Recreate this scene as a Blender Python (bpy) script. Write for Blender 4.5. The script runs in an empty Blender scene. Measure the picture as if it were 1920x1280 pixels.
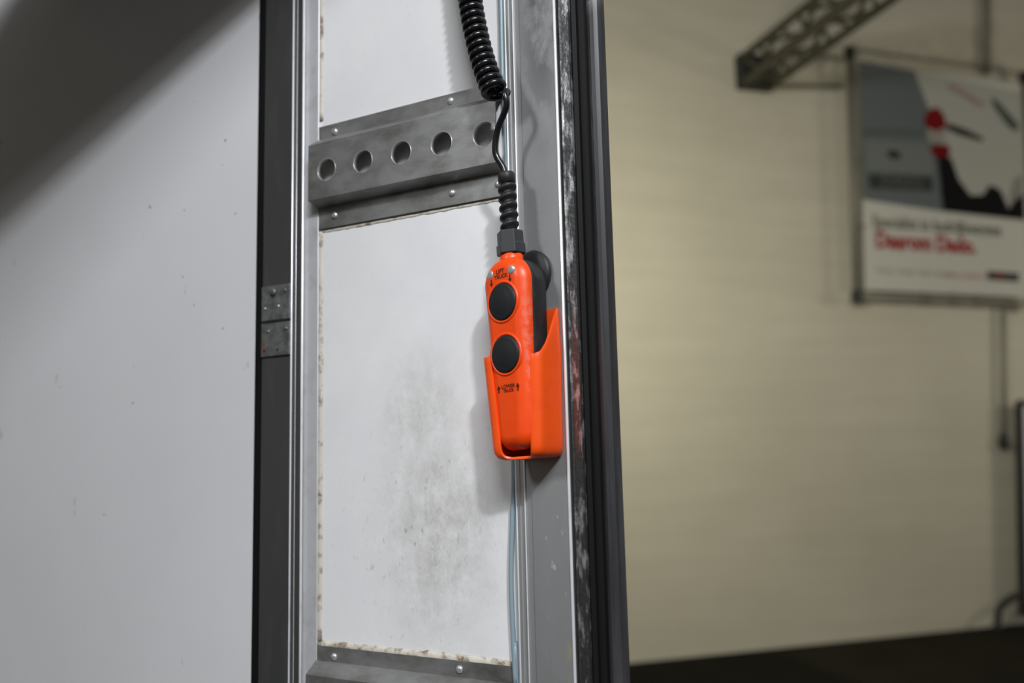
import bpy, bmesh, math, random
from mathutils import Matrix, Vector, Euler
random.seed(4)
scene = bpy.context.scene
COL = scene.collection
R = math.radians

# ------------------------------------------------------------------ camera
cam_d = bpy.data.cameras.new('camera'); cam = bpy.data.objects.new('camera', cam_d); COL.objects.link(cam)
yaw, pit, rol = R(28.8), R(7.18), R(-1.38)
fw = Vector((-math.sin(yaw)*math.cos(pit), math.cos(yaw)*math.cos(pit), math.sin(pit)))
r0 = Vector((math.cos(yaw), math.sin(yaw), 0)); u0 = r0.cross(fw)
rt = math.cos(rol)*r0 + math.sin(rol)*u0; up = -math.sin(rol)*r0 + math.cos(rol)*u0
CAM = Vector((0.4397, -0.7999, 1.55))
m = Matrix((rt, up, -fw)).transposed().to_4x4(); m.translation = CAM
cam.matrix_world = m
cam_d.sensor_width = 36; cam_d.lens = 1646*36/1920; cam_d.clip_start = 0.02; cam_d.clip_end = 100
cam_d.dof.use_dof = True; cam_d.dof.focus_distance = 0.90; cam_d.dof.aperture_fstop = 2.7
scene.camera = cam

# ------------------------------------------------------------------ world, lamps, exposure
world = bpy.data.worlds.new('hall_ambient'); scene.world = world; world.use_nodes = True
bg = world.node_tree.nodes['Background']; bg.inputs[0].default_value = (1.0, 0.95, 0.82, 1); bg.inputs[1].default_value = 0.11
vs = scene.view_settings; vs.view_transform = 'Standard'; vs.look = 'None'; vs.gamma = 1; vs.use_curve_mapping = False; vs.exposure = 0

def lamp(name, loc, target, power, color, sx, sy, roll=None):
    d = bpy.data.lights.new(name, 'AREA'); d.shape = 'RECTANGLE'; d.size = sx; d.size_y = sy; d.energy = power; d.color = color
    o = bpy.data.objects.new(name, d); COL.objects.link(o)
    f = (Vector(target)-Vector(loc)).normalized()
    x = Vector(roll) if roll else f.cross(Vector((0, 0, 1)))
    x = (x - f*x.dot(f)).normalized(); y = (-f).cross(x)
    mm = Matrix((x, y, -f)).transposed().to_4x4(); mm.translation = Vector(loc); o.matrix_world = mm
    return o
WW = R(45.8); WD = Vector((math.cos(WW), math.sin(WW), 0)); WN = Vector((-math.sin(WW), math.cos(WW), 0))
P0 = Vector((-2.0384, 5.4544, 0))
def W(s, z, off=0.0): return P0 + WD*s - WN*off + Vector((0, 0, z))
LK = Vector((2.0, -2.1, 3.75))
lamp('hall_tube_lamp', LK, (-0.2, 0, 1.7), 66, (0.93, 0.96, 1.0), 0.2, 0.16, roll=WD)
lamp('soft_fill_light', (1.5, -2.5, 3.9), (-0.2, 0, 1.7), 77, (0.95, 0.97, 1.0), 1.3, 0.9, roll=WD)  # broad fill added next to the tube lamp to soften its shadows
lamp('bay_tube_lamp', (-1.5, -2.9, 3.6), (0, 0, 1.7), 50, (0.94, 0.96, 1.0), 0.8, 0.6)
lamp('wall_tube_lamp', W(-0.9, 2.9, 2.6), W(0.2, 2.2, 0), 38, (1.0, 0.95, 0.74), 0.9, 0.5)
lamp('wall_fill_light', W(6.8, 3.0, 3.0), W(4.0, 2.0, 0), 34, (1.0, 0.93, 0.78), 0.9, 0.5)  # unseen fill added to brighten the right part of the back wall

# ------------------------------------------------------------------ material helpers
def _n(nt, t, **k):
    n = nt.nodes.new(t)
    for a, b in k.items():
        if a.startswith('i_'):
            n.inputs[a[2:].replace('_', ' ')].default_value = b
        else: setattr(n, a, b)
    return n
def c4(c): return (c[0], c[1], c[2], 1)
MATS = {}
def mat(name, col, rough=.5, metal=0.0, col2=None, scale=20, detail=6, lo=.4, hi=.65, stretch=(1, 1, 1), bump=0, bscale=200, spec=.5, rough2=None):
    """principled with one optional noise-mixed second colour and optional fine bump"""
    if name in MATS: return MATS[name]
    mt = bpy.data.materials.new(name); mt.use_nodes = True; nt = mt.node_tree; b = nt.nodes['Principled BSDF']
    b.inputs['Base Color'].default_value = c4(col); b.inputs['Roughness'].default_value = rough; b.inputs['Metallic'].default_value = metal
    b.inputs['Specular IOR Level'].default_value = spec
    tc = _n(nt, 'ShaderNodeTexCoord')
    if col2 is not None:
        mp = _n(nt, 'ShaderNodeMapping'); mp.inputs['Scale'].default_value = stretch
        nz = _n(nt, 'ShaderNodeTexNoise', i_Scale=scale, i_Detail=detail, i_Roughness=.6)
        rp = _n(nt, 'ShaderNodeMapRange'); rp.inputs['From Min'].default_value = lo; rp.inputs['From Max'].default_value = hi
        mx = _n(nt, 'ShaderNodeMix', data_type='RGBA'); mx.inputs[6].default_value = c4(col); mx.inputs[7].default_value = c4(col2)
        L = nt.links.new
        L(tc.outputs['Object'], mp.inputs[0]); L(mp.outputs[0], nz.inputs['Vector']); L(nz.outputs[0], rp.inputs['Value'])
        L(rp.outputs[0], mx.inputs[0]); L(mx.outputs[2], b.inputs['Base Color'])
        if rough2 is not None:
            r2 = _n(nt, 'ShaderNodeMapRange'); r2.inputs['To Min'].default_value = rough; r2.inputs['To Max'].default_value = rough2
            L(rp.outputs[0], r2.inputs['Value']); L(r2.outputs[0], b.inputs['Roughness'])
    if bump:
        nb = _n(nt, 'ShaderNodeTexNoise', i_Scale=bscale, i_Detail=3.0); bp = _n(nt, 'ShaderNodeBump', i_Strength=bump, i_Distance=.001)
        nt.links.new(tc.outputs['Object'], nb.inputs['Vector']); nt.links.new(nb.outputs[0], bp.inputs['Height']); nt.links.new(bp.outputs[0], b.inputs['Normal'])
    MATS[name] = mt
    return mt

class NB:
    """small node-expression builder for the dirty surfaces"""
    def __init__(s, name, rough=.5, metal=0, spec=.5):
        s.mt = bpy.data.materials.new(name); s.mt.use_nodes = True; s.nt = s.mt.node_tree; s.b = s.nt.nodes['Principled BSDF']
        s.b.inputs['Roughness'].default_value = rough; s.b.inputs['Metallic'].default_value = metal; s.b.inputs['Specular IOR Level'].default_value = spec
        s.tc = _n(s.nt, 'ShaderNodeTexCoord').outputs['Object']; MATS[name] = s.mt
    def link(s, a, b): s.nt.links.new(a, b)
    def map(s, scale=(1, 1, 1), loc=(0, 0, 0), rot=(0, 0, 0)):
        mp = _n(s.nt, 'ShaderNodeMapping'); mp.inputs['Scale'].default_value = scale; mp.inputs['Location'].default_value = loc; mp.inputs['Rotation'].default_value = rot
        s.link(s.tc, mp.inputs[0]); return mp.outputs[0]
    def noise(s, scale, detail=5, vec=None, rough=.6):
        n = _n(s.nt, 'ShaderNodeTexNoise', i_Scale=scale, i_Detail=detail, i_Roughness=rough); s.link(vec if vec is not None else s.tc, n.inputs['Vector']); return n.outputs[0]
    def rng(s, v, a, b, c=0., d=1., smooth=False):
        n = _n(s.nt, 'ShaderNodeMapRange'); n.interpolation_type = 'SMOOTHSTEP' if smooth else 'LINEAR'
        for k, x in zip(('From Min', 'From Max', 'To Min', 'To Max'), (a, b, c, d)): n.inputs[k].default_value = x
        s.link(v, n.inputs['Value']); return n.outputs[0]
    def math(s, op, a, b=None):
        n = _n(s.nt, 'ShaderNodeMath', operation=op)
        for i, x in enumerate((a, b)):
            if x is None: continue
            if isinstance(x, (int, float)): n.inputs[i].default_value = x
            else: s.link(x, n.inputs[i])
        return n.outputs[0]
    def blob(s, centre, size):
        """1 at the centre of an ellipsoid, 0 at its edge"""
        mp = s.map(scale=tuple(1/q for q in size), loc=tuple(-c/q for c, q in zip(centre, size)))
        g = _n(s.nt, 'ShaderNodeVectorMath', operation='LENGTH'); s.link(mp, g.inputs[0])
        return s.rng(g.outputs['Value'], 1.0, 0.0, 0, 1, True)
    def mix(s, f, a, b):
        n = _n(s.nt, 'ShaderNodeMix', data_type='RGBA')
        if isinstance(f, (int, float)): n.inputs[0].default_value = f
        else: s.link(f, n.inputs[0])
        for i, x in ((6, a), (7, b)):
            if isinstance(x, tuple): n.inputs[i].default_value = c4(x)
            else: s.link(x, n.inputs[i])
        return n.outputs[2]
    def color(s, c): s.link(c, s.b.inputs['Base Color'])
    def rough(s, c): s.link(c, s.b.inputs['Roughness'])
    def bump(s, h, st=.3, dist=.001):
        bp = _n(s.nt, 'ShaderNodeBump', i_Strength=st, i_Distance=dist); s.link(h, bp.inputs['Height']); s.link(bp.outputs[0], s.b.inputs['Normal'])

# ------------------------------------------------------------------ object helpers
MW = {}
def tag(o, label=None, cat=None, group=None, kind=None):
    if label: o['label'] = label
    if cat: o['category'] = cat
    if group: o['group'] = group
    if kind: o['kind'] = kind
    return o
def thing(name, label, cat, loc, rot=(0, 0, 0), group=None):
    o = bpy.data.objects.new(name, None); COL.objects.link(o); o.empty_display_size = .02
    o.location = loc; o.rotation_euler = rot
    MW[o.name] = Matrix.Translation(Vector(loc)) @ Euler(rot).to_matrix().to_4x4()
    return tag(o, label, cat, group)
def build(name, verts, faces, mt, parent=None, local=False, smooth=False, label=None):
    me = bpy.data.meshes.new(name)
    vv = [Vector(v) for v in verts]
    me.from_pydata([tuple(v) for v in vv], [], faces)
    bm = bmesh.new(); bm.from_mesh(me); bmesh.ops.recalc_face_normals(bm, faces=bm.faces); bm.to_mesh(me); bm.free()
    if smooth:
        for p in me.polygons: p.use_smooth = True
    me.materials.append(mt)
    o = bpy.data.objects.new(name, me); COL.objects.link(o)
    if parent is not None:
        o.parent = parent
        if not local: o.matrix_parent_inverse = MW[parent.name].inverted()      # mesh stays in world coordinates
    MW[o.name] = MW[parent.name] if parent is not None else Matrix.Identity(4)
    if label: o['label'] = label
    return o
def merge(*geos):
    V, F = [], []
    for v, f in geos:
        k = len(V); V += list(v); F += [tuple(i+k for i in q) for q in f]
    return V, F
def box(x0, x1, y0, y1, z0, z1):
    v = [(x, y, z) for x in (x0, x1) for y in (y0, y1) for z in (z0, z1)]
    return v, [(0, 1, 3, 2), (4, 6, 7, 5), (0, 4, 5, 1), (2, 3, 7, 6), (0, 2, 6, 4), (1, 5, 7, 3)]
def obox(o, ax, ay, az, x0, x1, y0, y1, z0, z1):
    v, f = box(x0, x1, y0, y1, z0, z1)
    return [o + ax*a + ay*b + az*c for a, b, c in v], f
def prism(prof, z0, z1):
    n = len(prof)
    v = [(x, y, z0) for x, y in prof] + [(x, y, z1) for x, y in prof]
    f = [(i, (i+1) % n, n+(i+1) % n, n+i) for i in range(n)] + [tuple(range(n-1, -1, -1)), tuple(range(n, 2*n))]
    return v, f
def tube(pts, r, seg=10, caps=True):
    pts = [Vector(p) for p in pts]; n = len(pts)
    rr = r if isinstance(r, (list, tuple)) else [r]*n
    V, F = [], []
    t = (pts[1]-pts[0]).normalized(); a = t.orthogonal().normalized()
    for i, p in enumerate(pts):
        t = (pts[min(i+1, n-1)]-pts[max(i-1, 0)]).normalized()
        a = (a - t*a.dot(t)).normalized(); b = t.cross(a)
        for k in range(seg):
            q = 2*math.pi*k/seg; V.append(p + (a*math.cos(q)+b*math.sin(q))*rr[i])
        if i:
            for k in range(seg):
                F.append(((i-1)*seg+k, (i-1)*seg+(k+1) % seg, i*seg+(k+1) % seg, i*seg+k))
    if caps: F += [tuple(range(seg-1, -1, -1)), tuple(range((n-1)*seg, n*seg))]
    return V, F
def lathe(prof, o, ax, up, seg=24):
    """prof: (radius, height along ax)"""
    o, ax, up = Vector(o), Vector(ax).normalized(), Vector(up); sd = ax.cross(up).normalized(); up = sd.cross(ax)
    V, F = [], []
    for i, (r, h) in enumerate(prof):
        for k in range(seg):
            q = 2*math.pi*k/seg; V.append(o + ax*h + (up*math.cos(q)+sd*math.sin(q))*r)
        if i:
            for k in range(seg): F.append(((i-1)*seg+k, (i-1)*seg+(k+1) % seg, i*seg+(k+1) % seg, i*seg+k))
    n = len(prof); F += [tuple(range(seg-1, -1, -1)), tuple(range((n-1)*seg, n*seg))]
    return V, F
def catmull(pts, n=12):
    pts = [Vector(p) for p in pts]; P = [pts[0]*2-pts[1]] + pts + [pts[-1]*2-pts[-2]]; out = []
    for i in range(1, len(P)-2):
        for k in range(n):
            t = k/n; a, b, c, d = P[i-1], P[i], P[i+1], P[i+2]
            out.append(.5*((2*b)+(c-a)*t+(2*a-5*b+4*c-d)*t*t+(3*b-3*c+d-a)*t**3))
    return out + [pts[-1]]
def bevel(o, w=.001, seg=2):
    md = o.modifiers.new('bevel', 'BEVEL'); md.width = w; md.segments = seg; md.limit_method = 'ANGLE'; md.angle_limit = R(40); return o
def text_geo(txt, size, bold=0.0, sx=1.0):
    cu = bpy.data.curves.new('lettering', 'FONT'); cu.body = txt; cu.size = size; cu.align_x = 'CENTER'; cu.align_y = 'CENTER'; cu.offset = bold; cu.resolution_u = 3
    ob = bpy.data.objects.new('lettering', cu); COL.objects.link(ob)
    dg = bpy.context.evaluated_depsgraph_get(); me = bpy.data.meshes.new_from_object(ob.evaluated_get(dg))
    v = [(p.co.x*sx, p.co.y) for p in me.vertices]; f = [tuple(p.vertices) for p in me.polygons]
    bpy.data.objects.remove(ob); bpy.data.curves.remove(cu); bpy.data.meshes.remove(me)
    par = list(range(len(v)))
    def find(i):
        while par[i] != i: par[i] = par[par[i]]; i = par[i]
        return i
    for q in f:
        for k in q[1:]: par[find(k)] = find(q[0])
    isl = {}
    for i in range(len(v)): isl.setdefault(find(i), []).append(i)
    isl = sorted(isl.values(), key=lambda g: min(v[i][0] for i in g)); words = []; end = None
    for g in isl:
        a, b = min(v[i][0] for i in g), max(v[i][0] for i in g)
        if end is None or a-end > size*.17*sx: words.append([])
        words[-1] += g; end = b if end is None else max(end, b)
    out = []
    for g in words:
        ix = {j: k for k, j in enumerate(g)}
        out.append(([v[j] for j in g], [tuple(ix[j] for j in q) for q in f if q[0] in ix]))
    return out

# ------------------------------------------------------------------ materials
nb = NB('white_left_panel', .45)
sp = nb.math('MULTIPLY', nb.rng(nb.noise(55, 2), .71, .75), nb.rng(nb.noise(5, 2), .48, .6))
st = nb.math('MULTIPLY', nb.rng(nb.noise(30, 3, nb.map((1.6, 1, .5), rot=(0, R(28), 0))), .70, .745), .6)
nb.color(nb.mix(nb.math('MAXIMUM', sp, st), nb.mix(nb.rng(nb.noise(3, 3), .35, .65), (.72, .715, .73), (.75, .745, .76)), (.22, .21, .20)))
nb = NB('white_inner_panel', .42)
d1 = nb.math('MAXIMUM', nb.math('MULTIPLY', nb.blob((-.115, 0, 1.60), (.085, 1, .10)), .75), nb.math('MULTIPLY', nb.blob((-.095, 0, 1.47), (.12, 1, .19)), .9))
d1 = nb.math('MULTIPLY', d1, nb.rng(nb.noise(32, 9, nb.map((1, 1, .7)), .8), .34, .68))
d2 = nb.math('MULTIPLY', nb.rng(nb.noise(150, 4, nb.map((1, 1, .55), rot=(0, R(25), 0))), .60, .74), nb.math('MAXIMUM', nb.blob((-.12, 0, 1.47), (.17, 1, .22)), .12))
base = nb.mix(nb.rng(nb.noise(7, 4), .35, .65), (.80, .80, .81), (.86, .86, .86))
nb.color(nb.mix(nb.math('MULTIPLY', d2, .7), nb.mix(nb.math('MULTIPLY', d1, .95), base, (.38, .37, .32)), (.25, .22, .18)))
nb.bump(nb.noise(60, 4), .15, .001)

ALU_RAIL = mat('rail_aluminium', (.34, .34, .333), .46, .6, (.14, .137, .122), 30, 8, .40, .70, (.5, 1, 1), bump=.06, bscale=260)
nb = NB('post_aluminium', .5, .55)
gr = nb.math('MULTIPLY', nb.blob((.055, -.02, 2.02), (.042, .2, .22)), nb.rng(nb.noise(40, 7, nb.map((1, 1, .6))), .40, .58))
wh = nb.math('MULTIPLY', nb.rng(nb.noise(150, 2, nb.map((1, 1, .6))), .66, .74), nb.blob((.05, -.02, 1.45), (.05, .2, .14)))
ye = nb.math('MULTIPLY', nb.blob((.0685, -.023, 1.33), (.008, .05, .09)), nb.rng(nb.noise(90, 5, nb.map((1, 1, .3))), .45, .6))
cc = nb.mix(nb.rng(nb.noise(14, 6, nb.map((1, 1, .4))), .35, .7), (.38, .385, .385), (.46, .465, .465))
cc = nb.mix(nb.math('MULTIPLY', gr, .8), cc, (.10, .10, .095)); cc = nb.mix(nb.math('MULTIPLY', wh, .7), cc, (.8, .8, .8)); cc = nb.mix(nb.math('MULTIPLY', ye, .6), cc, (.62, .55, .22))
nb.color(cc)
ALU_DARK = mat('dark_reflection_aluminium', (.135, .135, .135), .38, .7, (.17, .17, .175), 60, 5, .5, .8, (1, 1, .2), bump=.1)  # reflection of dark surroundings put into the base colour
ALU_LIP = mat('satin_aluminium_lip', (.66, .66, .68), .5, .4, (.52, .515, .51), 30, 6, .5, .75)
ALU_COLLAR = mat('pressed_hole_collar', (.62, .62, .62), .35, .6)
ALU_EDGE = mat('bright_highlight_edge', (.92, .92, .95), .3, .35, (.6, .6, .6), 60, 5, .55, .8, (1, 1, .3))  # highlights along the beads put into a bright base colour
ALU_STRIP = mat('pitted_edge_strip', (.12, .12, .12), .35, .8, (.66, .66, .67), 110, 4, .50, .64, (1, 1, .3), bump=.6, bscale=150)
nb = NB('galvanised_hinge', .45, .6)
ru = nb.math('MULTIPLY', nb.blob((-.349, -.01, 1.682), (.016, .05, .024)), nb.rng(nb.noise(120, 4), .3, .5))
nb.color(nb.mix(ru, nb.mix(nb.rng(nb.noise(90, 5), .35, .7), (.13, .14, .14), (.30, .31, .31)), (.30, .085, .02)))
SEAL = mat('black_rubber', (.007, .007, .007), .6, 0, spec=.15)
SEALW = mat('worn_black_rubber', (.028, .028, .030), .5, 0, (.10, .10, .105), 40, 5, .55, .8, (1, 1, .15), spec=.4)
nb = NB('bulb_rubber', .42, 0, .45)
wr = nb.math('MULTIPLY', nb.blob((.113, -.025, 2.03), (.02, .04, .05)), nb.rng(nb.noise(70, 5), .42, .56))
nb.color(nb.mix(wr, nb.mix(nb.rng(nb.noise(60, 4, nb.map((1, 1, .08))), .4, .7), (.028, .028, .031), (.06, .06, .066)), (.38, .37, .36)))
SEALANT = mat('beige_sealant', (.62, .58, .50), .6, 0, (.20, .14, .09), 75, 7, .50, .66)
RIVET = mat('rivet_metal', (.72, .72, .72), .3, .7)
BLACK_SPOT = mat('drilled_hole_dark', (.01, .01, .01), .8)
nb = NB('orange_plastic', .38)
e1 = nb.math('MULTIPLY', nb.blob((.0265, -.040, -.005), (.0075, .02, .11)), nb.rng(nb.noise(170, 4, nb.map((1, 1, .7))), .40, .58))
dk = nb.rng(nb.noise(110, 6, nb.map((.6, 1, 1.2))), .66, .76)
cc = nb.mix(nb.rng(nb.noise(20, 3), .35, .7), (.95, .080, .006), (.88, .066, .005))
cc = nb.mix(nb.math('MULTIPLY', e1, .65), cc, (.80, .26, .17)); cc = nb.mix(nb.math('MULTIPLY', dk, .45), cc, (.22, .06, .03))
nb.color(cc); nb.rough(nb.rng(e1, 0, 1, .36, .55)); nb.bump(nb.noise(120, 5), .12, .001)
ORANGE2 = mat('orange_holster_plastic', (.97, .098, .008), .36, 0, (.86, .080, .008), 28, 5, .45, .7, bump=.08)
BLK_PL = mat('black_plastic', (.018, .018, .019), .5, 0, (.035, .035, .037), 40, 4, .5, .75, spec=.4)
BTN = mat('black_button_rubber', (.014, .015, .016), .5, 0, spec=.35)
CORD = mat('glossy_black_cable', (.009, .009, .010), .24, 0, spec=.5)
GREYBLK = mat('dark_grey_gland', (.030, .031, .036), .5, 0)
INK = mat('black_print', (.03, .008, .004), .6)
HOSE = mat('blue_grey_hose', (.25, .34, .38), .35)

# ------------------------------------------------------------------ setting
nb = NB('cream_painted_wall', .6)
br = _n(nb.nt, 'ShaderNodeTexBrick', i_Scale=1.0); br.inputs['Color1'].default_value = (1, 1, 1, 1); br.inputs['Color2'].default_value = (.9, .9, .9, 1); br.inputs['Mortar'].default_value = (0.2, .2, .2, 1)
br.inputs['Mortar Size'].default_value = .006; br.inputs['Brick Width'].default_value = .44; br.inputs['Row Height'].default_value = .15
nb.link(nb.tc, br.inputs['Vector'])
nb.color(nb.mix(nb.math('MULTIPLY', nb.rng(nb.noise(1.0, 5, nb.map((.5, 7, 1))), .35, .7), .5), nb.mix(nb.rng(nb.noise(.9, 4), .35, .65), (.65, .605, .47), (.71, .665, .525)), (.57, .53, .42)))
nb.bump(br.outputs['Color'], .12, .004)
v, f = box(-9, 12, -.25, 0, 0, 7.5)
me_pts = [(a, c, -b) for a, b, c in v]      # local x along wall, local y up, local z toward the hall (brick texture lies in x/y)
o = build('wall_back', me_pts, f, MATS['cream_painted_wall'])
mm = Matrix((WD, Vector((0, 0, 1)), WN)).transposed().to_4x4(); mm.translation = P0; o.matrix_world = mm
tag(o, 'cream painted masonry wall at the back of the hall', None, kind='structure')

nb = NB('dark_hall_floor', .85, 0, .08)
nb.tc = _n(nb.nt, 'ShaderNodeTexCoord').outputs['Object']
sx_ = _n(nb.nt, 'ShaderNodeSeparateXYZ'); nb.link(nb.tc, sx_.inputs[0])
zone = nb.rng(sx_.outputs[0], 1.08, 1.14)
nb.color(nb.mix(zone, nb.mix(nb.rng(nb.noise(3, 5), .4, .7), (.008, .008, .005), (.011, .011, .007)), nb.mix(nb.rng(nb.noise(2, 5), .4, .7), (.016, .0135, .009), (.024, .020, .013))))
v, f = box(-14, 14, -20, 0, -.1, 0)
o = build('floor', v, f, MATS['dark_hall_floor']); mm = Matrix.Rotation(WW, 4, 'Z'); mm.translation = P0; o.matrix_world = mm
tag(o, 'dark brown and black hall floor', None, kind='structure')

ZB, ZT = 0.0, 3.0
v, f = box(-2.2, -.3636, 0, .03, ZB, ZT)
tag(build('wall_left', v, f, MATS['white_left_panel']), 'smooth white wall panel left of the black gasket', None, kind='structure')
v, f = box(-.2848, .001, 0, .03, ZB, ZT)
wall_c = tag(build('wall_center', v, f, MATS['white_inner_panel']), 'dirty white panel between the two metal posts', None, kind='structure')
# beige sealant along the panel edges
def bead(pts, r, name='sealant_bead'):
    rr = [r*random.uniform(.75, 1.25) for _ in pts]
    v, f = tube(pts, rr, 8); v = [Vector((p.x, min(p.y, 0.002)*.5, p.z)) for p in v]
    return build(name, v, f, SEALANT, wall_c, smooth=True)
bead([(-.2605+random.uniform(-.0004, .0004), 0, 1.96+i*.012) for i in range(46)], .0034)
bead([(-.2605+random.uniform(-.0004, .0004), 0, 1.34+i*.012) for i in range(41)], .0036)
bead([(-.262+i*.0055, 0, 1.3375+random.uniform(-.0006, .0008)) for i in range(48)], .0050)
bead([(-.258+i*.0055, 0, 1.9505+random.uniform(-.0003, .0003)) for i in range(48)], .0012)
bead([(-.258+i*.0055, 0, 1.8195+random.uniform(-.0004, .0003)) for i in range(48)], .0017)
# unseen panel added overhead to cast the shadow on the upper left white wall
sh = Vector((-.66, 0, 2.02)) + (LK-Vector((-.66, 0, 2.02)))*.20
SD = Vector((math.cos(R(55)), math.sin(R(55)), 0)); SNn = Vector((-SD.y, SD.x, 0))
v, f = obox(sh, SD, SNn, Vector((0, 0, 1)), -2.2, 0.45, 0, 1.1, 0, .04)
v = [Vector((p_.x, min(p_.y, -.002), p_.z)) for p_ in v]
tag(build('shade_panel', v, f, mat('overhead_panel_white', (.75, .74, .71), .6)), 'pale panel added out of view to cast a shadow', None, kind='structure')

# ------------------------------------------------------------------ left post, gasket, hinge
g = thing('rubber_gasket', 'narrow flat black rubber gasket beside the smooth white wall panel', 'gasket', (-.356, 0, ZB))
prof = [(-.3636, .02), (-.3636, -.003), (-.3615, -.0045), (-.355, -.0045), (-.3545, -.003), (-.3525, -.003), (-.352, -.005), (-.347, -.005), (-.347, .02)]
v, f = prism(prof, ZB, ZT); build('gasket_strip', v, f, SEAL, g)
p = thing('frame_post', 'dark ribbed aluminium post carrying the riveted hinge plate', 'post', (-.31, 0, ZB))
v, f = prism([(-.347, .03), (-.347, -.008), (-.3005, -.008), (-.3000, -.0065), (-.2955, -.0065), (-.2925, -.0072), (-.2845, -.0072), (-.2845, .0), (-.2848, .0), (-.2848, .03)], ZB, ZT)
build('post_face', v, f, ALU_DARK, p)
for x, y, r in ((-.2995, -.0078, .0012), (-.2935, -.0070, .0004), (-.2838, -.0064, .0015)):
    v, f = tube([(x, y, ZB), (x, y, ZT)], r, 12); build('edge_bead', v, f, ALU_EDGE, p, smooth=True)
v, f = prism([(-.2845, 0), (-.2845, -.003), (-.2630, -.003), (-.2622, -.002), (-.2622, 0)], ZB, ZT)
build('post_lip', v, f, ALU_LIP, p)
h = thing('hinge_plate', 'small grey galvanised hinge plate with rust on its lower corner', 'hinge', (-.322, -.008, 1.6734))
def hplate(z0, z1, nm, tilt):
    v, f = box(-.3462, -.3003, -.0108, -.008, z0, z1)
    v = [(x, y, z + (x+.322)*tilt) for x, y, z in v]
    return bevel(build(nm, v, f, MATS['galvanised_hinge'], h), .0007)
hplate(1.7168, 1.7600, 'upper_leaf', -.0); hplate(1.6728, 1.7138, 'lower_leaf', 0)
v, f = tube([(-.3458, -.0088, 1.7153), (-.3007, -.0088, 1.7153)], .0016, 10); build('hinge_seam', v, f, BLACK_SPOT, h)
def dome(o, r, hgt, ax=(0, -1, 0)):
    return lathe([(r, 0), (r*.97, hgt*.35), (r*.72, hgt*.8), (r*.35, hgt), (.0001, hgt*1.02)], o, ax, (0, 0, 1), 16)
v, f = dome((-.3265, -.0108, 1.7515), .0050, .003); build('rivet', v, f, MATS['galvanised_hinge'], h, smooth=True)
for x, z, r in ((-.3075, 1.752, .0022), (-.318, 1.7335, .0018), (-.340, 1.7325, .0016), (-.335, 1.7035, .0026), (-.306, 1.7050, .0028)):
    v, f = dome((x, -.0108, z), r, .0012); build('rivet', v, f, RIVET if r < .002 else MATS['galvanised_hinge'], h, smooth=True)
for x, z in ((-.319, 1.680), (-.341, 1.680)):
    v, f = lathe([(.0017, 0), (.0017, .0002), (.0001, .0002)], (x, -.0108, z), (0, -1, 0), (0, 0, 1), 12); build('screw_hole', v, f, BLACK_SPOT, h)

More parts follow.
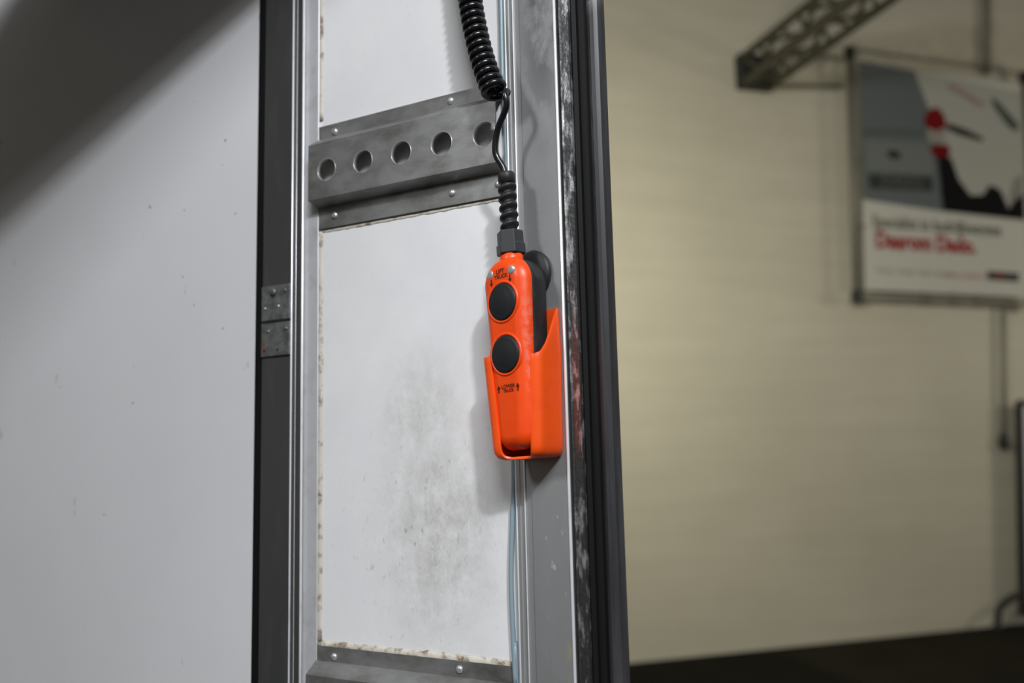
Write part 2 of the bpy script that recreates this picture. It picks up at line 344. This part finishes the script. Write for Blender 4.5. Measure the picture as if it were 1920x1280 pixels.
# ------------------------------------------------------------------ lashing rails (hat section with round holes)
HX = [-.2349+.0544*i for i in range(5)]
def rail(name, label, zt):
    t = thing(name, label, 'rail', (-.13, -.003, zt-.132), group=None)
    x0, x1 = -.2632, -.0030
    # z offsets below the top edge of the upper flange, and y
    zF0, zF1, zW0, zW1, zG0, zG1 = 0, -.0165, -.0285, -.0965, -.1030, -.1285
    yf, yw = -.0030, -.0200
    V, F = [], []
    def strip(za, ya, zb, yb, xa=x0, xb=x1):
        k = len(V); V.extend([(xa, ya, zt+za), (xb, ya, zt+za), (xb, yb, zt+zb), (xa, yb, zt+zb)]); F.append((k, k+1, k+2, k+3))
    strip(zF0, yf, zF1, yf, -.2615); strip(zF1, yf, zW0, yw); strip(zW1, yw, zG0, yf); strip(zG0, yf, zG1, yf, -.2615)
    zc = -.0630; rad = .0138; N = 32
    xs = [x0] + [(HX[i]+HX[i+1])/2 for i in range(4)] + [x1]
    for i, hx in enumerate(HX):
        xa, xb = xs[i], xs[i+1]; k = len(V)
        for j in range(N):
            a = 2*math.pi*j/N; V.append((hx+rad*math.cos(a), yw, zt+zc+rad*math.sin(a)))
        for j in range(N):
            a = 2*math.pi*j/N; dx, dz = math.cos(a), math.sin(a)
            sc = min(((xb-hx) if dx > 0 else (hx-xa))/max(abs(dx), 1e-6), ((zW0-zc) if dz > 0 else (zc-zW1))/max(abs(dz), 1e-6))
            V.append((hx+dx*sc, yw, zt+zc+dz*sc))
        for j in range(N):
            F.append((k+j, k+(j+1) % N, k+N+(j+1) % N, k+N+j))
        for cx, cz in ((xa, zW0), (xb, zW0), (xb, zW1), (xa, zW1)):
            best = sorted(range(N), key=lambda j: (V[k+N+j][0]-cx)**2 + (V[k+N+j][2]-zt-cz)**2)[:2]
            # corner triangle between the two rim points either side of the corner
            lo = [j for j in range(N) if abs(V[k+N+j][0]-cx) < 1e-6]; hi = [j for j in range(N) if abs(V[k+N+j][2]-zt-cz) < 1e-6]
            if lo and hi:
                a_ = min(lo, key=lambda j: abs(V[k+N+j][2]-zt-cz)); b_ = min(hi, key=lambda j: abs(V[k+N+j][0]-cx))
                V.append((cx, yw, zt+cz)); F.append((k+N+a_, len(V)-1, k+N+b_))
    o = build('rail_body', V, F, ALU_RAIL, t)
    bm = bmesh.new(); bm.from_mesh(o.data); bmesh.ops.remove_doubles(bm, verts=bm.verts, dist=1e-6); bmesh.ops.recalc_face_normals(bm, faces=bm.faces)
    bm.normal_update()
    bmesh.ops.reverse_faces(bm, faces=[fc for fc in bm.faces if fc.normal.y > 0])
    bm.to_mesh(o.data); bm.free()
    md = o.modifiers.new('sheet', 'SOLIDIFY'); md.thickness = .0024; md.offset = -1
    bevel(o, .0006, 2)
    for hx in HX:
        V, F = [], []
        for j in range(32):
            a = 2*math.pi*j/32
            for r_, y_ in ((.01385, -.0204), (.01385, -.0150), (.0133, -.0150), (.0133, -.0200)): V.append((hx+r_*math.cos(a), y_, zt+zc+r_*math.sin(a)))
        for j in range(32):
            for q in range(4): F.append((j*4+q, j*4+(q+1) % 4, ((j+1) % 32)*4+(q+1) % 4, ((j+1) % 32)*4+q))
        build('hole_collar', V, F, ALU_COLLAR, t, smooth=True)
    for x, z in ((-.2364, -.0105), (-.0695, -.0085), (-.2362, -.1150), (-.0693, -.1150), (-.0105, -.1150)):
        v, f = dome((x, yf, zt+z), .0042, .0026); build('rivet', v, f, RIVET, t, smooth=True)
    return t
rail('lashing_rail', 'grey metal lashing rail with five round holes behind the black cable', 1.9510)
rail('lashing_rail', 'lower grey metal rail under the dirty white panel at the bottom edge', 1.3370)

# ------------------------------------------------------------------ right post, hose, rubber seal
p = thing('frame_post', 'wide aluminium post holding the orange remote holster', 'post', (.04, 0, ZB))
prof = [(.0010, .03), (.0010, 0), (.0030, -.0056), (.0042, -.0064), (.0088, -.0076), (.0096, -.0066), (.0138, -.0076), (.0146, -.0092), (.0166, -.0097), (.0172, -.0084), (.0244, -.0102), (.0252, -.0120), (.0708, -.0242), (.0708, .03)]
v, f = prism(prof, ZB, ZT); build('post_face', v, f, MATS['post_aluminium'], p)
for x, y, r in ((.0042, -.0062, .0011), (.0156, -.0092, .0009), (.0722, -.0243, .0016)):
    v, f = tube([(x, y, ZB), (x, y, ZT)], r, 12); build('edge_bead', v, f, ALU_EDGE, p, smooth=True)
v, f = prism([(.0755, .02), (.0755, -.0200), (.0765, -.0232), (.0792, -.0225), (.0800, -.0245), (.0885, -.0262), (.0895, -.024), (.0895, .02)], ZB, ZT)
build('edge_strip', v, f, ALU_STRIP, p)
s = thing('rubber_seal', 'thick black rubber bulb seal along the right edge of the doorway', 'seal', (.1, 0, ZB))
v, f = prism([(.0895, .02), (.0895, -.0225), (.0915, -.0245), (.0955, -.0225), (.0960, -.0180), (.1080, -.0150), (.1080, .02)], ZB, ZT)
build('seal_flange', v, f, SEAL, s)
V, F = [], []
N = 28
cx, cy, rx, ry = .1145, -.0165, .0088, .0105
pr_ = [(cx+rx*math.cos(2*math.pi*i/N)*(1+.045*(i % 4 == 0)), cy+ry*math.sin(2*math.pi*i/N)*(1+.045*(i % 4 == 0))) for i in range(N)]
v, f = prism(pr_, ZB, ZT); build('seal_bulb', v, f, MATS['bulb_rubber'], s, smooth=False)
h = thing('air_hose', 'thin blue grey hose tucked beside the wide metal post', 'hose', (0, -.004, ZB))
pts = [(-.0010, -.0045, ZB), (-.0020, -.0045, 1.25), (-.0026, -.0050, 1.32), (-.0046, -.0055, 1.415), (-.0020, -.0048, 1.48), (.0004, -.0035, 1.54), (.0004, -.0035, 1.70), (-.001, -.0035, 1.80), (0, -.0035, 1.85), (0, -.0035, 1.90), (-.0008, -.0040, 1.957), (-.001, -.0050, 2.04), (0, -.004, ZT)]
v, f = tube(catmull(pts, 8), .0026, 10); build('hose_tube', v, f, HOSE, h, smooth=True)

# ------------------------------------------------------------------ remote control in its holster
EX = Vector((math.cos(R(15)), -math.sin(R(15)), 0)); EN = Vector((-math.sin(R(15)), -math.cos(R(15)), 0))
O0 = Vector((.0334, -.0142, 0))
org = O0 + EX*.0035 + Vector((0, 0, 1.646))
ROT = (0, R(-3.0), R(-15))
def L(u, n, w): return (u, -n, w)          # local: u right, n out of the post, w up

t = thing('remote_holster', 'orange plastic holster screwed to the wide metal post', 'holster', org, ROT)
def hw_(w): return .0280 + (.0350-.0280)*min(1, max(0, (w+.100)/.100))
def section(hw, nf, rf=.0095, rb=.004, lipl=.0145, lipr=.0065):
    pts = [(-hw+lipl, nf-.0004)]
    for i in range(9):
        a = R(90+i*90/8); pts.append((-hw+rf+rf*math.cos(a), nf-rf+rf*math.sin(a)))
    for k in (.75, .5, .25): pts.append((-hw, .0005+rb+(nf-rf-rb)*k))
    for i in range(4):
        a = R(180+i*30); pts.append((-hw+rb+rb*math.cos(a), .0005+rb+rb*math.sin(a)))
    for i in range(4):
        a = R(270+i*30); pts.append((hw-rb+rb*math.cos(a), .0005+rb+rb*math.sin(a)))
    nf -= .0085
    for k in (.25, .5, .75): pts.append((hw, .0005+rb+(nf-rf-rb)*k))
    for i in range(9):
        a = R(i*90/8); pts.append((hw-rf+rf*math.cos(a), nf-rf+rf*math.sin(a)))
    pts.append((hw-rf-.0005, nf-.0002))
    return pts
def wtop(u, n):
    tb = [(.000, .043), (.004, .042), (.010, .032), (.018, .016), (.025, .004), (.032, -.002), (.040, -.0055), (.05, -.006)]
    for (a, b), (c, d) in zip(tb, tb[1:]):
        if a <= n <= c: q = b+(d-b)*(n-a)/(c-a); break
    else: q = -.006
    return q + (.005 if u < 0 and n > .02 else 0)
WB = -.1030; NFH = .0470
rows = [(0, .0075), (.0010, .0045), (.003, .0020), (.0065, .0005), (.011, 0)] + [(.011 + (i+1)/14, None) for i in range(14)]
V, F = [], []; NS = len(section(.03, .042))
for ri, (a, ins) in enumerate(rows):
    if ins is not None:
        w = WB+a; sec = section(hw_(w)-ins, NFH-ins, rf=.0095)
        V += [L(u, n, w) for u, n in sec]
    else:
        fr = (ri-4)/14; base = section(.0350, NFH)
        for i, (u_, n_) in enumerate(base):
            wt = wtop(u_, n_); w = (WB+.011)+(wt-WB-.011)*fr
            u, n = section(hw_(w), NFH)[i]; V.append(L(u, n, w))
    if ri:
        for i in range(NS-1): F.append(((ri-1)*NS+i, (ri-1)*NS+i+1, ri*NS+i+1, ri*NS+i))
F.append(tuple(range(NS)))
o = build('holster_shell', V, F, ORANGE2, t, local=True, smooth=True)
bm = bmesh.new(); bm.from_mesh(o.data)
cen = Vector((0, -.021, -.05)); s_ = sum((fc.calc_center_median()-cen).dot(fc.normal)*fc.calc_area() for fc in bm.faces)
if s_ < 0: bmesh.ops.reverse_faces(bm, faces=bm.faces)
bm.to_mesh(o.data); bm.free()
md = o.modifiers.new('wall', 'SOLIDIFY'); md.thickness = .0024; md.offset = -1; md.use_even_offset = False
bevel(o, .0008, 2)
# mounting pad between holster back and post ridges
v, f = box(-.022, .026, -.0007, -.0001, -.09, .03); build('mounting_pad', v, f, BLK_PL, t, local=True)

t = thing('remote_control', 'orange and black two button handheld remote control sitting in its holster', 'remote control', org, ROT)
def outline(inset, n=14):
    wb, wt_, hb, ht, rb, rt_ = -.0945, .0965, .0225, .0300, .0165, .0265
    pts = []
    def arc(cx, cy, r, a0, a1, k):
        for i in range(k+1):
            a = R(a0+(a1-a0)*i/k); pts.append((cx+r*math.cos(a), cy+r*math.sin(a)))
    arc(hb-rb, wb+rb, rb, -90, 0, 8)
    for k in range(1, 10): pts.append((hb+(ht-hb)*k/10, wb+rb+(wt_-rt_-wb-rb)*k/10))
    arc(ht-rt_, wt_-rt_, rt_, 0, 90, 12)
    pts2 = pts + [(-x, y) for x, y in reversed(pts)]
    out = []
    m_ = len(pts2)
    for i, (x, y) in enumerate(pts2):
        a, b = pts2[i-1], pts2[(i+1) % m_]; tx, ty = b[0]-a[0], b[1]-a[1]; l = math.hypot(tx, ty) or 1
        out.append((x-ty/l*inset, y+tx/l*inset))
    return out
def loft(layers):
    V, F = [], []
    for i, (n, ins) in enumerate(layers):
        ol = outline(ins); m_ = len(ol); V += [L(u, n, w) for u, w in ol]
        if i:
            for k in range(m_): F.append(((i-1)*m_+k, (i-1)*m_+(k+1) % m_, i*m_+(k+1) % m_, i*m_+k))
    F.append(tuple(range(m_))); F.append(tuple(range((len(layers)-1)*m_, len(layers)*m_)))
    return V, F
NF = .0462
v, f = loft([(.0325, .0012), (.0332, .0002), (.0345, 0), (.0375, .0006), (.0405, .0022), (.0430, .0046), (.0448, .0076), (.0457, .0100), (NF, .0128)])
o = build('front_shell', v, f, MATS['orange_plastic'], t, local=True, smooth=True); shell = o
o.data.polygons[-1].use_smooth = False
v, f = loft([(.0328, .0022), (.0318, .0012), (.026, .0008), (.016, .0012), (.0105, .0026), (.0080, .0060), (.0072, .0100)])
build('back_shell', v, f, BLK_PL, t, local=True, smooth=True)
def llathe(prof, u, n, w, ax=(0, -1, 0), seg=32): return lathe(prof, L(u, n, w), ax, (0, 0, 1), seg)
for w in (.0505, -.0015):
    v, f = llathe([(.0215, 0), (.0212, .0006), (.0202, .0011), (.0190, .0009), (.0184, 0)], 0.0008, NF-.0001, w)
    o = build('button_bezel', v, f[:-2], MATS['orange_plastic'], shell, local=True, smooth=True)
    v, f = llathe([(.0186, -.0002), (.0184, .0010), (.0172, .0018), (.0150, .0019), (.0120, .0026), (.007, .0033), (.0001, .0035)], 0.0008, NF, w)
    build('button', v, f, BTN, t, local=True, smooth=True)
for u, w, dn in ((-.0138, .0805, .0002), (.0146, .0800, 0)):
    v, f = llathe([(.0047, -.003), (.0047, .0003), (.0042, .0010), (.003, .0014), (.0001, .0015)], u, NF-.0009-dn, w, seg=20)
    o = build('screw', v, f, RIVET, shell, local=True, smooth=True, label='silver screw head')
def ltext(txt, size, u, w, bold=.0, sx=1.0):
    
    for v, f in text_geo(txt, size, bold, sx): build('lettering', [L(u+a, NF+.0003, w+b) for a, b in v], f, INK, shell, local=True)
ltext('LIFT', .0062, .0000, .0812, .00012); ltext('TRUCK', .0054, .0008, .0760, .00012)
ltext('LOWER', .0052, .0014, -.0330, .00012); ltext('TRUCK', .0042, .0018, -.0372, .00012)
def arrow(u, w, d):
    s_ = .0024; pts = [(-.0008, -1.6*s_*d), (.0008, -1.6*s_*d), (.0008, 0), (s_, 0), (0, 1.5*s_*d), (-s_, 0), (-.0008, 0)]
    return build('arrow_mark', [L(u+a, NF+.0003, w+b) for a, b in pts], [(0, 1, 2, 6), (2, 3, 4), (4, 5, 6), (2, 4, 6)], INK, shell, local=True)
arrow(-.0128, .0716, -1); arrow(.0128, .0716, -1); arrow(-.0112, -.0345, 1); arrow(.0142, -.0345, 1)
# round pad on the back of the handset, cable neck, gland and bellows sleeve
v, f = llathe([(.019, 0), (.0235, .0008), (.0245, .0025), (.0245, .0050), (.022, .0072), (.016, .0085), (.0001, .0085)], .0045, .0003, .0830, seg=40)
build('back_pad', v, f, BLK_PL, t, local=True, smooth=True, label='round black pad on the back')
GC = (0.0, .0285)
def vl(prof, seg=24, w0=0, u=0.0): return lathe(prof, L(GC[0]+u, GC[1], w0), (0, 0, 1), (0, -1, 0), seg)
v, f = vl([(.0112, .088), (.0120, .094), (.0120, .1002), (.0105, .1010)]); build('cable_neck', v, f, MATS['orange_plastic'], t, local=True, smooth=True)
v, f = vl([(.0145, .1005), (.0152, .1015), (.0152, .1110), (.0138, .1118), (.0138, .1240), (.0125, .1252)], 6); bevel(build('gland_nut', v, f, GREYBLK, t, local=True), .0006)
prof = [(.0060, .1245)]
for i in range(5):
    z = .1270+i*.0098; prof += [(.0062, z), (.0085, z+.0014), (.0096, z+.0030), (.0096, z+.0048), (.0085, z+.0062), (.0062, z+.0076)]
prof += [(.0064, .1755), (.0086, .1765), (.0088, .1855), (.0078, .1870), (.0040, .1872)]
v, f = vl(prof, 24); 
# bellows rings run as a slight spiral: tilt them
v = [Vector((p_[0], p_[1], p_[2]+ (p_[0]*.28 if .126 < p_[2] < .175 else 0))) for p_ in v]
build('bellows_sleeve', v, f, BLK_PL, t, local=True, smooth=True)

c = thing('coiled_cable', 'glossy black coiled cable hanging down to the remote control', 'cable', (.0128, -.0449, 1.915))
MR = Matrix.Translation(org) @ Euler(ROT).to_matrix().to_4x4()
topc = MR @ Vector(L(GC[0], GC[1], .183))
# coil axis from above the frame down to its lower end
ax = catmull([(-.080, -.026, 2.95), (-.068, -.026, 2.62), (-.044, -.030, 2.25), (-.032, -.033, 2.12), (-.0213, -.0365, 2.034), (-.0136, -.0392, 1.9944), (-.005, -.0412, 1.9616), (.0050, -.0440, 1.9344), (.0135, -.0455, 1.9170)], 40)
ln = [0]
for a, b in zip(ax, ax[1:]): ln.append(ln[-1]+(b-a).length)
def axat(s_):
    for i in range(len(ln)-1):
        if ln[i+1] >= s_: return ax[i].lerp(ax[i+1], (s_-ln[i])/(ln[i+1]-ln[i])), (ax[i+1]-ax[i]).normalized()
    return ax[-1], (ax[-1]-ax[-2]).normalized()
pts = []; turns = ln[-1]/.0092; K = 22; nn = int(turns*K)
for i in range(nn+1):
    s_ = ln[-1]*i/nn; pc, td = axat(s_)
    a = Vector((1, 0, 0)); a = (a-td*a.dot(td)).normalized(); b = td.cross(a)
    q = 2*math.pi*(i-nn)/K - R(20)
    rad = .0098*(1+.12*max(0, (s_-ln[-1]+.02)/.02))
    off = td*(.0035*math.cos(q)*max(0, (s_-ln[-1]+.03)/.03))
    pts.append(pc + (a*math.cos(q)+b*math.sin(q))*rad + off)
v, f = tube(pts, .0039, 10); build('coil', v, f, CORD, c, smooth=True)
lead = catmull([pts[-4], pts[-1], (.0258, -.0500, 1.9130), (.0268, -.0490, 1.8990), (.0130, -.0440, 1.8780), (.0090, -.0420, 1.8560), (topc.x-.004, topc.y, 1.8400), tuple(topc)], 10)
v, f = tube(lead, .0034, 12); build('straight_lead', v, f, CORD, c, smooth=True)

# ------------------------------------------------------------------ hall objects against the back wall
TRUSS = mat('dull_olive_steel', (.085, .080, .050), .55, .2)
TRUSSD = mat('dark_steel_bracket', (.030, .030, .026), .6, .1)
STEEL = mat('dull_grey_steel', (.24, .23, .19), .5, .3)
t = thing('lattice_boom', 'olive steel lattice boom jutting from the cream wall', 'boom', W(1.275, 4.675))
S0, S1, Z0, Z1 = 1.155, 1.405, 4.53, 4.75; OE = 3.2
cor = [(S0, Z0), (S1, Z0), (S1, Z1), (S0, Z1)]
def sqbar(a, b, w, mt, nm, par):
    a, b = Vector(a), Vector(b); d = (b-a).normalized(); x = d.orthogonal() if abs(d.z) > .99 else d.cross(Vector((0, 0, 1)))
    x.normalize(); y = d.cross(x); l = (b-a).length
    v, f = obox(a, x, y, d, -w/2, w/2, -w/2, w/2, 0, l); return build(nm, v, f, mt, par)
for s_, z in cor: sqbar(W(s_, z, .02), W(s_, z, OE), .045, TRUSS, 'chord', t)
nb_ = 12; stp = (OE-.1)/nb_
for i in range(nb_):
    o0, o1 = .08+i*stp, .08+(i+1)*stp
    for k in range(4):
        a, b = cor[k], cor[(k+1) % 4]
        if i % 2: a, b = b, a
        sqbar(W(a[0], a[1], o0), W(b[0], b[1], o1), .028, TRUSS, 'brace', t)
v, f = obox(P0, WD, -WN, Vector((0, 0, 1)), S0-.03, S1+.03, 0, .10, Z0-.03, Z1+.03); build('end_plate', v, f, TRUSSD, t)

# banner in a pipe frame
cTL, cTR, cBL, cBR = (2.185, 4.92), (4.09, 4.90), (2.075, 2.755), (3.95, 2.74)
BO = .12
t = thing('wall_banner', 'large printed advertising banner stretched in a pipe frame', 'banner', W(3.07, 2.75, BO))
def bi(u, v_):          # u 0..1 left-right, v 0..1 bottom-top inside the frame
    a = (cBL[0]*(1-u)+cBR[0]*u, cBL[1]*(1-u)+cBR[1]*u); b = (cTL[0]*(1-u)+cTR[0]*u, cTL[1]*(1-u)+cTR[1]*u)
    return a[0]*(1-v_)+b[0]*v_, a[1]*(1-v_)+b[1]*v_
def bp(u, v_, off=0.0): s_, z = bi(u, v_); return W(s_, z, BO+off)
for a, b, r in (((0, 0), (0, 1), .026), ((1, 0), (1, 1), .024), ((0, 0), (1, 0), .014), ((0, 1), (1, 1), .011)):
    v, f = tube([bp(*a), bp(*b)], r, 12); build('frame_pipe', v, f, STEEL, t, smooth=True)
for u, v_ in ((0, 0), (1, 0), (0, .985), (1, .985)):
    v, f = lathe([(.042, -.05), (.045, -.04), (.045, .04), (.042, .05)], bp(u, v_), (0, 0, 1), WD, 16); build('pipe_joint', v, f, TRUSSD, t)
def bquad(name, pts, off, mt, th=.0):
    n = len(pts); front = [bp(u, v_, off) for u, v_ in pts]; back = [bp(u, v_, off-.003) for u, v_ in pts]
    return build(name, front+back, [tuple(range(n)), tuple(range(2*n-1, n-1, -1))]+[(i, (i+1) % n, n+(i+1) % n, n+i) for i in range(n)], mt, t)
FAB = mat('banner_fabric', (.68, .66, .58), .8, spec=.1)
def pm(name, c_): return mat(name, c_, .85, spec=.06)
FL, FR, FB, FT = .045, .975, .028, .955
bquad('banner_sheet', [(FL, FB), (FR, FB), (FR, FT), (FL, FT)], 0, FAB)
def fp(u, v_): return FL+(FR-FL)*u, FB+(FT-FB)*v_
PH = .375   # lower border of the printed photograph
def pic(name, pts, layer, c_): return bquad(name, [fp(u, PH+(1-PH)*v_) for u, v_ in pts], .004+.0035*layer, pm(name+'_ink', c_))
pic('printed_panel', [(0, .02), (.47, -.02), (.47, .55), (.40, .75), (.33, .985), (0, 1.0)], 0, (.16, .178, .178))
pic('printed_sky', [(.47, -.02), (1, -.04), (1, .93), (.33, .985), (.40, .75), (.47, .55)], 0, (.50, .49, .43))
pic('printed_band', [(0, .47), (.37, .52), (.37, .555), (0, .51)], 1, (.12, .135, .13))
pic('printed_light_band', [(.02, .22), (.42, .24), (.42, .46), (.02, .44)], 1, (.21, .225, .212))
pic('printed_mark', [(.15, .335), (.19, .32), (.23, .335), (.22, .375), (.18, .39), (.15, .37)], 2, (.05, .055, .05))
pic('printed_plate', [(.04, .10), (.41, .12), (.41, .22), (.04, .20)], 2, (.055, .06, .055))
pic('printed_lamp_top', [(.38, .58), (.45, .555), (.51, .60), (.50, .68), (.46, .735), (.41, .71), (.38, .65)], 2, (.22, .012, .015))
pic('printed_lamp_glass', [(.40, .47), (.49, .47), (.51, .60), (.45, .60), (.39, .60)], 1, (.36, .34, .29))
pic('printed_lamp_base', [(.40, .42), (.44, .36), (.51, .36), (.53, .42), (.51, .47), (.43, .45)], 2, (.20, .010, .013))
pic('printed_arm', [(.51, .58), (.60, .545), (.73, .52), (.74, .545), (.62, .60), (.52, .625)], 2, (.045, .045, .04))
pic('printed_figure', [(.47, -.018), (.98, -.035), (.98, .15), (.92, .10), (.88, .03), (.83, .17), (.77, .20), (.72, .12), (.64, .11), (.57, .22), (.53, .37), (.45, .37), (.46, .20)], 3, (.012, .012, .012))
pic('printed_strap', [(.80, .86), (.84, .84), (.97, .68), (.96, .62), (.90, .66), (.82, .79)], 2, (.10, .115, .09))
pic('printed_stroke', [(.52, .90), (.56, .92), (.76, .81), (.73, .78)], 2, (.42, .30, .26))
pic('printed_edge', [(.90, .03), (.975, .03), (.975, .30), (.93, .26), (.90, .14)], 2, (.30, .30, .27))
def btext(txt, u, v_, size, c_, name, bold=0, sx=1.0, layer=1):
    s0, z0 = bi(*fp(u, v_)); wv = cBR[0]-cBL[0]; shear = (cTL[0]-cBL[0])/(cTL[1]-cBL[1]); sl = (cBR[1]-cBL[1])/wv
    for v, f in text_geo(txt, size, bold, sx): build('lettering', [W(s0+a+b*shear, z0+b+a*sl, BO+.004+.0035*layer) for a, b in v], f, pm(name, c_), t)
btext('Specialist in bedrijfswagens', .44, .295, .150, (.22, .215, .17), 'grey_print', .003, .84)
btext('Daarom Dado.', .365, .215, .200, (.42, .035, .030), 'red_print', .007, .87)
btext('Voor meer informatie', .29, .087, .085, (.44, .43, .36), 'pale_print', 0, 1.05)
btext('www.dado.nl', .60, .085, .080, (.60, .30, .25), 'pale_red_print', 0, 1.1)
bquad('logo_plate', [fp(.73, .070), fp(.93, .068), fp(.93, .108), fp(.73, .110)], .004, pm('logo_dark', (.085, .09, .08)))
bquad('logo_accent', [fp(.785, .0735), fp(.83, .073), fp(.83, .105), fp(.785, .1055)], .008, pm('logo_red', (.26, .05, .04)))
btext('DADO', .225, .475, .125, (.13, .13, .12), 'plate_print', .004, 1.15, layer=4)
for u, v_ in ((.35, .0), (.52, .0), (.66, .0), (0, .28), (1, .25), (0, .55), (1, .6)):
    a = bp(u, v_, .0); b = bp(min(max(u, FL+.005), FR-.005), max(v_, FB+.005), .006)
    v, f = tube([a, b], .010, 8); build('bungee_tie', v, f, STEEL, t, smooth=True)
    v, f = lathe([(.020, -.02), (.026, 0), (.020, .02)], a, (0, 0, 1), WD, 10); build('clamp_ball', v, f, STEEL, t, smooth=True)

t = thing('hanging_rod', 'thin grey rod hanging down behind the top of the banner', 'rod', W(3.733, 4.90, .05))
v, f = tube([W(3.733, 4.90, .05), W(3.815, 5.63, .05), W(3.94, 6.8, .05), W(4.0, 7.4, .05)], .032, 12); build('rod', v, f, STEEL, t, smooth=True)
v, f = lathe([(.035, -.02), (.045, 0), (.045, .05), (.035, .06)], W(3.736, 4.93, .05), (0, 0, 1), WD, 14); build('rod_clamp', v, f, STEEL, t, smooth=True)
t = thing('pull_cord', 'thin grey pull cord with dark knob below the banner', 'cord', W(3.531, 1.47, .05))
CORDM = mat('grey_cord', (.27, .27, .21), .6)
v, f = tube([W(3.664, 2.76, .05), W(3.603, 2.2, .05), W(3.534, 1.55, .05)], .022, 10); build('cord', v, f, CORDM, t, smooth=True)
v, f = lathe([(.012, .09), (.03, .06), (.044, .02), (.044, -.02), (.03, -.05), (.01, -.06)], W(3.531, 1.53, .05), (0, 0, 1), WD, 16); build('knob', v, f, TRUSSD, t, smooth=True)
t = thing('wall_conduit', 'thin pipe running from the boom bracket to the banner', 'pipe', W(1.4, 4.56, .03))
v, f = tube([W(1.42, 4.55, .03), W(2.15, 4.62, .03)], .016, 10); build('pipe', v, f, STEEL, t, smooth=True)
v, f = tube([W(1.42, 4.83, .03), W(2.18, 4.88, .03)], .010, 10); build('pipe', v, f, STEEL, t, smooth=True)

t = thing('whiteboard_stand', 'white board with black frame on bent tube legs', 'board', W(3.9, 0, .12))
BLKF = mat('black_frame_metal', (.016, .016, .017), .45)
def wb(x, z, off=.12): return W(3.490+x+(z-.13)*.0955, z, off)
v, f = merge(([wb(.03, .18), wb(1.1, .18), wb(1.1, 1.84), wb(.03, 1.84), wb(.03, .18, .14), wb(1.1, .18, .14), wb(1.1, 1.84, .14), wb(.03, 1.84, .14)], [(0, 1, 2, 3), (4, 5, 6, 7), (0, 1, 5, 4), (1, 2, 6, 5), (2, 3, 7, 6), (3, 0, 4, 7)]))
build('board', v, f, mat('whiteboard_white', (.75, .75, .76), .3), t)
for a, b in (((0, .12), (0, 1.88)), ((1.13, .12), (1.13, 1.88)), ((0, .14), (1.13, .14)), ((0, 1.865), (1.13, 1.865))):
    v, f = tube([wb(*a, .13), wb(*b, .13)], .030, 8); build('frame_bar', v, f, BLKF, t)
for x0, sg in ((0, -1), (1.13, 1)):
    a = [wb(x0+.02, .27, .13), wb(x0+sg*.09, .265, .14), wb(x0+sg*.19, .235, .15), wb(x0+sg*.265, .18, .15), wb(x0+sg*.285, .10, .15), wb(x0+sg*.295, .02, .15)]
    v, f = tube(catmull(a, 6), .026, 10); build('leg', v, f, BLKF, t, smooth=True)
    v, f = lathe([(.034, 0), (.036, .01), (.034, .035), (.027, .04)], (a[-1].x, a[-1].y, 0), (0, 0, 1), WD, 12); build('foot_cap', v, f, BLKF, t, smooth=True)
